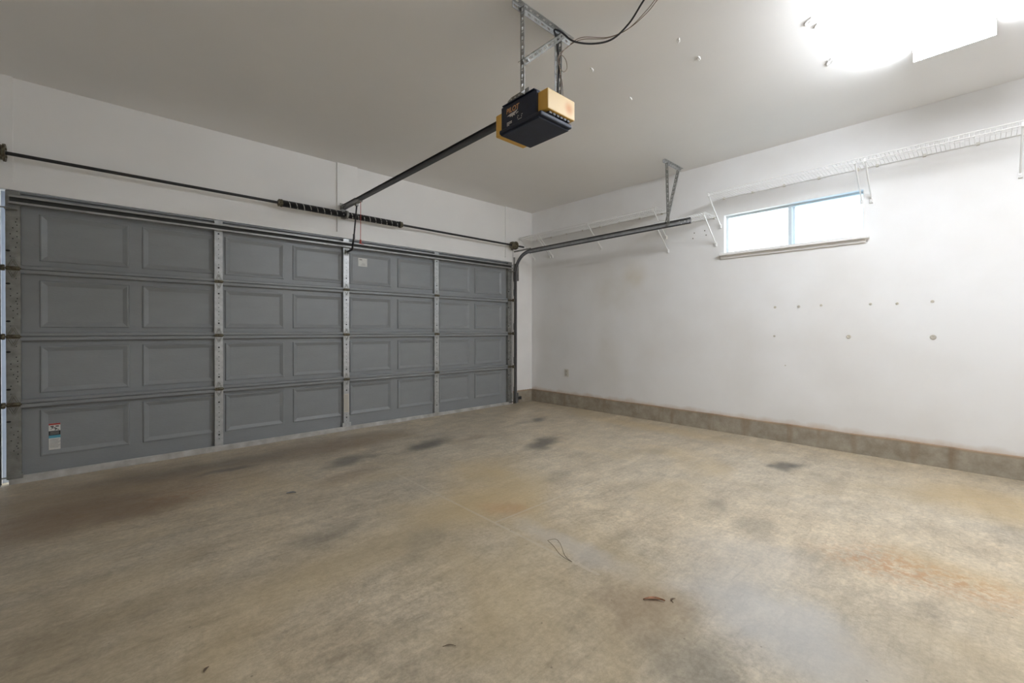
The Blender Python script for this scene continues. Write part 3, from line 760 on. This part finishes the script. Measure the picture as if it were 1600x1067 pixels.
# ------------------------------------------------------------------ wire shelves
def wire_shelf(y_far, y_near, z, label, struts, depth=.305, foot_dz=.285, rod_r=.0042, clips=.30):
    s_ = empty('wire_shelf', label, 'wire shelf', 'white wire shelves along the right wall')
    xf = -depth
    MB().tube([(-.008, y_far, z), (-.008, y_near, z)], rod_r, 6).build('back_rod', wire_white, s_)
    MB().tube([(xf, y_far, z+.001), (xf, y_near, z+.001)], rod_r, 6).build('front_rod', wire_white, s_)
    MB().tube([(xf-.001, y_far, z-.030), (xf-.001, y_near, z-.030)], rod_r, 6).build('lip_rod', wire_white, s_)
    MB().tube([(xf*.52, y_far, z-.004), (xf*.52, y_near, z-.004)], .0026, 6).build('middle_rod', wire_white, s_)
    cw = MB().tube([(-.006, 0, .002), (xf+.006, 0, .0035), (xf+.0005, 0, .002), (xf-.001, 0, -.004), (xf-.0015, 0, -.030)], .0019, 5).mesh('cross_wire', wire_white)
    n = int(abs(y_near-y_far)/.0254)
    for i in range(n+1):
        inst(cw, 'cross_wire', s_, (0, y_far+(y_near-y_far)*(i+.0)/n, z))
    fz = z-foot_dz
    for y in struts:
        b = MB()
        p0, p1 = Vector((xf+.004, y, z-.022)), Vector((-.012, y, fz+.012))
        b.tube([p0, p1], .0062, 8)
        b.box(xf-.006, xf+.012, y-.006, y+.006, z-.036, z-.010)
        so = b.build('support_strut', wire_white, s_)
        MB().cbox(-.016, -.0005, y-.011, y+.011, fz-.022, fz+.020, .002).lathe([(0, -.004), (.0045, -.003), (.0045, .0)], (-.016, y, fz-.006), 0, 8).build('strut_foot', wire_white, so)
    k = max(2, int(abs(y_near-y_far)/clips)+1)
    cm = MB().cbox(-.017, -.0005, -.010, .010, -.013, .011, .003).lathe([(0, -.004), (.004, -.003), (.004, 0)], (-.016, 0, -.008), 0, 8).mesh('wall_clip', ivory)
    for i in range(k):
        inst(cm, 'wall_clip', s_, (0, y_far+(y_near-y_far)*(.04+.92*i/(k-1)), z))
    return s_
wire_shelf(-.03, -2.235, 2.447, 'long white wire shelf in the corner by the garage door', (-.06, -.38, -.43, -1.29, -2.20))
wire_shelf(-2.16, -2.775, 2.282, 'short white wire shelf set lower, at the end of the grey track', (-2.225, -2.765))
wire_shelf(-2.80, -4.012, 2.468, 'white wire shelf directly above the small window', (-2.812, -3.99))
wire_shelf(-4.018, -5.90, 2.468, 'white wire shelf running right from the window, at the right edge', (-4.055, -4.875, -5.85))

# ------------------------------------------------------------------ garage door opener
OX = -2.910
op = empty('garage_door_opener', 'navy and amber garage door opener hanging from the ceiling', 'garage opener')
hs = MB().cbox(-3.030, -2.790, -3.030, -2.738, 2.262, 2.408, .006).build('motor_housing', navy, op)
MB().cbox(-3.047, -2.785, -3.082, -2.738, 2.244, 2.268, .007).cbox(-3.040, -2.79, -3.060, -2.745, 2.236, 2.246, .004).build('bottom_tray', navy, op)
MB().box(-3.036, -2.784, -3.020, -2.755, 2.408, 2.413).build('top_plate', navy, op)
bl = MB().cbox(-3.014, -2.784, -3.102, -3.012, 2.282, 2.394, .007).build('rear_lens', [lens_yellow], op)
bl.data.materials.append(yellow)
for f in bl.data.polygons: f.material_index = 0 if f.normal.y < -.75 else 1  # rear face paler: fading plus its stronger light put into the colour
bl['label'] = 'yellowed rear light lens with a heat mark'
MB().cbox(-3.026, -2.794, -2.742, -2.684, 2.250, 2.382, .006).build('front_cover', yellow, op)['label'] = 'amber front cover'
sl = MB()
for q in range(6): sl.box(-2.985+q*.030, -2.965+q*.030, -3.088, -3.030, 2.269, 2.281)
sl.build('vent_fin', blackplastic, op)
M = Matrix.Translation((-3.0306, -2.838, 2.366)) @ Matrix(((0,0,-1,0),(-1,0,0,0),(0,1,0,0),(0,0,0,1)))
text_part('logo_lettering', 'PILOT', .040, logo_orange, op, M, shear=.15)['label'] = 'orange lettering PILOT'
lg = MB()
def sidepoly(b, pts, mi=0, x=-3.0308): b.add([(x, y, z) for y, z in pts], [tuple(range(len(pts)))], mi)
sidepoly(lg, [(-2.790, 2.338), (-2.822, 2.346), (-2.850, 2.346), (-2.884, 2.352), (-2.872, 2.340), (-2.856, 2.334), (-2.862, 2.322), (-2.846, 2.329), (-2.836, 2.320), (-2.832, 2.330), (-2.814, 2.326), (-2.818, 2.333)])
sidepoly(lg, [(-2.868, 2.333), (-2.888, 2.338), (-2.888, 2.332), (-2.868, 2.327)])
lg.build('logo_emblem', logo_white, op)['label'] = 'white winged emblem under the lettering'
pr = MB()
for q in range(3): sidepoly(pr, [(-2.790, 2.302-q*.008), (-2.834-.0*q if q < 2 else -2.812, 2.302-q*.008), (-2.834 if q < 2 else -2.812, 2.297-q*.008), (-2.790, 2.297-q*.008)])
for y in (-2.880, -2.912): sidepoly(pr, [(y, 2.312), (y-.012, 2.312), (y-.012, 2.309), (y, 2.309)]); sidepoly(pr, [(y, 2.305), (y-.004, 2.305), (y-.004, 2.296), (y, 2.296)])
sidepoly(pr, [(-2.884, 2.291), (-2.916, 2.291), (-2.916, 2.288), (-2.884, 2.288)])
pr.build('printed_marks', logo_white, op)
bt = MB()
for y, z in ((-2.885, 2.322), (-2.915, 2.322)): bt.lathe([(0, -.003), (.004, -.003), (.004, .002)], (-3.031, y, z), 0, 8)
bt.build('adjustment_screw', blackplastic, op)
# rail with flanges, header bracket, trolley, arm, release cord
rl = MB()
rp = [(-.016, -.020), (.016, -.020), (.016, -.016), (.004, -.016), (.004, .016), (.016, .016), (.016, .020), (-.016, .020), (-.016, .016), (-.004, .016), (-.004, -.016), (-.016, -.016)]
rl.extrude(rp, [(OX, -.36, 2.405), (OX, -2.70, 2.405)], lambda q: ((1,0,0), (0,0,1)))
rl.build('rail', simple('dark_rail_steel', (.085, .086, .09), .4, metal=.5), op)
fr = MB().extrude([(a*1.15, c*1.2) for a, c in rp], [(OX, -.055, 2.405), (OX, -.37, 2.405)], lambda q: ((1,0,0), (0,0,1)))
fr.build('front_rail_section', simple('grey_rail_steel', (.20, .20, .21), .4, metal=.5), op)
hb = MB().box(OX-.03, OX+.03, -.007, -.0025, 2.375, 2.45).box(OX-.026, OX-.022, -.075, -.007, 2.385, 2.425).box(OX+.022, OX+.026, -.075, -.007, 2.385, 2.425)
bolt(hb, (OX, -.058, 2.405), 0, .007, .032); hb.build('header_bracket', galv_dull, op)
tr = MB().cbox(OX-.022, OX+.022, -.46, -.32, 2.374, 2.394, .003).box(OX-.002, OX+.022, -.365, -.325, 2.355, 2.378)
tr.build('trolley', galv_dull, op)
ar = MB()
ar.tube([(OX+.012, -.345, 2.385), (OX+.020, -.25, 2.05)], .0080, 8); 
ar.box(OX+.016, OX+.024, -.268, -.232, 2.03, 2.085)
ar.tube([(OX+.020, -.252, 2.06), (OX+.022, -.205, 1.945), (OX+.024, -.185, 1.931), (OX+.040, -.03, 1.930)], .0105, 8)
ar.build('door_arm', blackm, op)
co = MB().tube([(OX+.008, -.445, 2.380), (OX+.008, -.445, 2.20), (OX+.006, -.445, 1.995)], .0026, 6)
c_ = co.build('release_cord', red, op)
hd = MB().lathe([(.002, .02), (.008, .012), (.010, 0), (.008, -.016), (.004, -.022), (.0, -.024)], (OX+.006, -.445, 1.978), 2, 10)
hd.tube([(OX-.010, -.445, 1.958), (OX+.036, -.445, 1.950)], .0038, 6).build('pull_handle', red, c_)

# opener hanger
oh = empty('opener_hanger', 'perforated galvanised angle frame hanging the door opener from the ceiling', 'hanger bracket')
zc = CZ(-2.9, -2.97)
perf_angle(MB(), (-3.14, -2.955, zc-.001), (-2.655, -2.955, zc-.001), (0,-1,0), (0,0,-1), w=.036).build('ceiling_angle', galv, oh)
perf_angle(MB(), (-3.083, -2.96, zc-.012), (-3.083, -2.96, 2.395), (1,0,0), (0,-1,0)).build('drop_angle', galv, oh)
perf_angle(MB(), (-2.764, -2.955, zc-.012), (-2.764, -2.955, 2.395), (-1,0,0), (0,-1,0)).build('drop_angle', galv, oh)
perf_angle(MB(), (-3.100, -2.992, 2.555), (-2.760, -2.992, zc-.012), (.70,0,-.71), (0,1,0), w=.034).build('diagonal_brace', galv_dull, oh)
ft = MB()
# perforated foot strap with sloped end, bolted on the housing's edge
ft.prism([(-2.975, 2.4085), (-2.795, 2.4085), (-2.80, 2.425), (-2.83, 2.436), (-2.975, 2.440)], 0, -3.032, -3.029)
ft.box(-3.032, -2.74, -2.975, -2.940, 2.4135, 2.417)
for q in range(4): ft.lathe([(.0, -.002), (.0045, -.002), (.0045, 0)], (-3.032, -2.83-q*.033, 2.424), 0, 8, 1)
ft.build('foot_strap', [galv_dull, paper], oh)
for p_ in ((-3.066, -2.985, zc-.02), (-2.77, -2.985, zc-.02), (-3.066, -3.0, 2.56)): bolt(MB(), p_, 1).build('bolt', galv, oh)

# cords from the opener across the ceiling
def smooth_path(P, n=8):
    P = [Vector(p_) for p_ in P]; out = []
    for i in range(len(P)-1):
        a = P[max(i-1, 0)]; b_ = P[i]; c = P[i+1]; d = P[min(i+2, len(P)-1)]
        for k in range(n):
            t_ = k/n
            out.append(.5*((2*b_)+(c-a)*t_+(2*a-5*b_+4*c-d)*t_*t_+(3*b_-a-3*c+d)*t_**3))
    out.append(P[-1]); return out
cord = MB().tube(smooth_path([(-2.80, -3.00, 2.40), (-2.805, -2.99, 2.50), (-2.795, -2.99, 2.66), (-2.815, -2.985, 2.80), (-2.83, -2.985, 2.845), (-2.80, -3.01, 2.835), (-2.745, -3.06, 2.78), (-2.66, -3.14, 2.765),
                               (-2.60, -3.23, 2.775), (-2.585, -3.33, 2.82), (-2.62, -3.43, 2.858), (-2.66, -3.50, 2.862), (-2.70, -3.60, 2.865)]), .0052, 8).build('power_cord', blackplastic)
tag(cord, 'thick black power cord looping from opener to ceiling', 'cord')
for dx, dz, lab in ((.0, .0, 'thin brown low-voltage wire sagging beside the black cord'), (.014, .012, 'second thin brown wire, slightly higher, looping from the opener hanger')):
    w_ = MB().tube(smooth_path([(-2.79+dx, -3.005, 2.41), (-2.79+dx, -2.998, 2.55), (-2.80-dx, -3.002, 2.68), (-2.77+dx, -3.02, 2.745+dz), (-2.70, -3.08, 2.80+dz), (-2.60+dx, -3.19, 2.80+dz), (-2.55+dx, -3.30, 2.82+dz),
                                (-2.56+dx, -3.42, 2.852), (-2.59+dx, -3.50, 2.864), (-2.64+dx, -3.60, 2.866)]), .0022, 6).build('bell_wire', sheath)
    tag(w_, lab, 'wire', 'thin wires at the opener')
lp = MB().tube(smooth_path([(-2.80, -3.0, 2.70), (-2.82, -3.01, 2.69), (-2.83, -3.012, 2.655), (-2.81, -3.01, 2.62), (-2.77, -3.005, 2.615), (-2.735, -3.0, 2.65), (-2.74, -3.0, 2.69), (-2.775, -3.005, 2.705), (-2.80, -3.0, 2.70)]), .0022, 6).build('wire_tie', sheath)
tag(lp, 'loop of pale wire tied round the opener drop angle', 'wire')

# ------------------------------------------------------------------ ceiling light
zf = CZ(-1.5, -4.56)
lf = empty('ceiling_light', 'lit white wraparound fluorescent ceiling fixture near the right wall', 'ceiling light')
FX0, FX1, FY0, FY1 = -2.24, -1.02, -4.743, -4.398
FZ0 = 2.768
MB().box(FX0, FX1, FY0+.03, FY1-.03, FZ0+.085, zf-.0).box(FX0, FX1, FY0, FY1, FZ0+.077, FZ0+.085).build('housing', fixture_white, lf)
w = (FY1-FY0)/2; yc = (FY0+FY1)/2
def lens_strip(pts, name, mat):
    MB().extrude(pts, [(FX0+.012, yc, 0), (FX1-.012, yc, 0)], lambda q: ((0,1,0), (0,0,1))).build(name, mat, lf)
lens_strip([(-w*.965, FZ0+.012), (-w*.88, FZ0), (w*.88, FZ0), (w*.965, FZ0+.012)], 'bottom_diffuser', lens_emit)
for sg in (-1, 1):
    lens_strip([(sg*w*.95, FZ0+.076), (sg*w*.95, FZ0+.0125), (sg*w*.972, FZ0+.0125), (sg*w*.99, FZ0+.045), (sg*w*.98, FZ0+.076)], 'side_diffuser', side_emit)
for xa, xb in ((FX0, FX0+.012), (FX1-.012, FX1)):
    MB().box(xa, xb, FY0-.002, FY1+.002, FZ0-.002, zf-.001).build('end_cap', fixture_white, lf)

# ------------------------------------------------------------------ small things on walls and floor
pe = empty('safety_sensor', 'black safety sensor on a bracket at the foot of the right door track', 'sensor')
MB().box(-.372, -.368, -.085, -.012, .02, .165).box(-.39, -.330, -.020, -.0135, .07, .10).build('bracket', galv, pe)
MB().cbox(-.366, -.300, -.085, -.045, .062, .108, .004).build('sensor_body', blackplastic, pe)
MB().tube([(-.335, -.05, .108), (-.337, -.03, .16), (-.332, -.016, .20)], .003, 6).build('sensor_wire', sheath, pe)

ou = empty('wall_outlet', 'ivory duplex outlet low on the right wall', 'outlet')
MB().cbox(-.008, -.0003, -.737, -.660, .425, .530, .003).build('cover_plate', ivory, ou)
MB().cbox(-.013, -.006, -.712, -.684, .485, .515, .002).build('receptacle', simple('worn_ivory', (.48, .45, .39), .5), ou)
MB().cbox(-.013, -.006, -.712, -.684, .440, .470, .002).build('receptacle', MATS['worn_ivory'], ou)
MB().lathe([(0, -.003), (.004, -.002), (.004, 0)], (-.008, -.698, .4775), 0, 8).build('screw', galv, ou)

anch = simple('anchor_plastic', (.55, .51, .44), .5)
def anchor(y, z, r, label):
    a = MB().lathe([(0, -.004), (r*.35, -.004), (r*.45, -.007), (r*.8, -.006), (r, -.001), (r, 0)], (0, y, z), 0, 10)
    tag(a.build('wall_anchor', anch), label, 'wall anchor', 'old anchors left in the right wall')
for (y, z, r), lab in zip([(-3.328, 1.305, .012), (-3.526, 1.303, .013), (-3.702, 1.308, .011), (-4.051, 1.304, .011), (-4.222, 1.301, .011), (-4.43, 1.307, .012),
                           (-3.323, 1.024, .010), (-3.903, 1.024, .018), (-4.435, 1.025, .020), (-3.417, .743, .006)],
                          ['first wall anchor from the left in the upper row', 'second wall anchor from the left in the upper row', 'third wall anchor from the left in the upper row', 'fourth wall anchor from the left in the upper row',
                           'fifth wall anchor from the left in the upper row', 'rightmost wall anchor in the upper row', 'faint leftmost anchor in the lower row', 'large anchor in the middle of the lower row', 'largest anchor, at the right end of the lower row', 'tiny nail hole below both rows of anchors']):
    anchor(y, z, r, lab)
nail = hole_dark
for y, z, lab in ((-2.53, 2.158, 'upper left screw of four under the short shelf'), (-2.515, 2.10, 'lower left screw of four under the short shelf'), (-2.645, 2.165, 'upper right screw of four under the short shelf'), (-2.66, 2.115, 'lower right screw of four under the short shelf')):
    tag(MB().lathe([(0, -.003), (.006, -.003), (.006, 0)], (0, y, z), 0, 8).build('wall_screw', rusty), lab, 'screw', 'screws under the short shelf')

# patches on the ceiling
def patch(x, y, rx, ry, rot):
    b = MB(); n = 14; z = CZ(x, y)
    ring = []
    for i in range(n):
        a = 2*math.pi*i/n; q = .7+.5*random.random()
        u, v_ = rx*q*math.cos(a), ry*q*math.sin(a)
        ring.append((x+u*math.cos(rot)-v_*math.sin(rot), y+u*math.sin(rot)+v_*math.cos(rot), z+.0005))
    vs = ring+[(x+(px-x)*.6, y+(py-y)*.6, z-.0035) for px, py, _ in ring]+[(x, y, z-.002)]
    fs = [(i, (i+1) % n, (i+1) % n+n, i+n) for i in range(n)]+[(i+n, (i+1) % n+n, 2*n) for i in range(n)]
    b.add(vs, fs).build('spackle_patch', spackle, ce)
for a in ((-1.768, -4.002, .05, .02, .6), (-1.221, -4.002, .055, .028, .3), (-2.166, -3.416, .03, .012, .5), (-1.898, -3.424, .03, .010, .2), (-2.314, -2.869, .035, .010, .4), (-1.795, -2.846, .03, .012, .1), (-1.70, -4.03, .03, .010, .8)):
    patch(*a)

# floor debris
def leaf(x, y, ln, w, rot, name, mat, label, cat='leaf', curl=.012):
    b = MB(); n = 8; vs = []
    for i in range(n+1):
        s_ = i/n; ww = w*math.sin(math.pi*min(max(s_, .04), .96))**.7
        u = (s_-.5)*ln; bend = curl*math.sin(math.pi*s_)
        for k, q in enumerate((-1, 0, 1)):
            lx, ly = u, q*ww+bend
            wx = x+lx*math.cos(rot)-ly*math.sin(rot); wy = y+lx*math.sin(rot)+ly*math.cos(rot)
            vs.append((wx, wy, FZ(wx, wy)+.0015+(abs(q))*w*.5+.002*s_))
    fs = []
    for i in range(n):
        for k in range(2): fs.append((i*3+k, i*3+k+1, i*3+k+4, i*3+k+3))
    o = b.add(vs, fs).build(name, mat)
    so = o.modifiers.new('thickness', 'SOLIDIFY'); so.thickness = .0012
    return tag(o, label, cat)
leaf(-3.158, -3.81, .085, .008, -.9, 'dry_leaf', leafm, 'narrow curled reddish brown leaf lying on the floor')
leaf(-3.10, -3.865, .030, .003, .2, 'dry_twig', twigm, 'tiny dark twig just right of the reddish leaf', 'twig')
def fleck(px, py, ln, w, rot, lab, name='dry_twig', mat=None, cat='twig'):
    leaf(px, py, ln, w, rot, name, mat or twigm, lab, cat, curl=ln*.15)
fleck(-3.869, -1.563, .06, .008, -.6, 'bluish dark chip on the floor before the second door bay', 'paint_chip', simple('chip_blue', (.15, .155, .18), .6), 'paint chip')
fleck(-3.90, -3.46, .045, .002, -.75, 'thin curved brown twig on the floor at the bottom centre')
fleck(-4.017, -3.012, .03, .004, .6, 'pale curled scrap on the floor left of the bottom centre', 'leaf_scrap', simple('scrap_pale', (.62, .56, .45), .7), 'leaf')
fleck(-4.528, -3.014, .022, .005, .8, 'small dark leaf crumb on the floor at the bottom left', 'leaf_crumb', twigm, 'leaf')
lsx = MB().tube(smooth_path([(-3.10, -3.18, 0), (-3.12, -3.24, 0), (-3.16, -3.32, 0), (-3.17, -3.40, 0), (-3.15, -3.34, 0), (-3.08, -3.25, 0), (-3.06, -3.20, 0), (-3.10, -3.18, 0)]), .0009, 5)
lsx.v = [(x, y, z+FZ(x, y)+.0012) for x, y, z in lsx.v]
tag(lsx.build('loose_string', simple('string_tan', (.24, .20, .14), .8)), 'thin looped string lying on the floor near the joint', 'string')
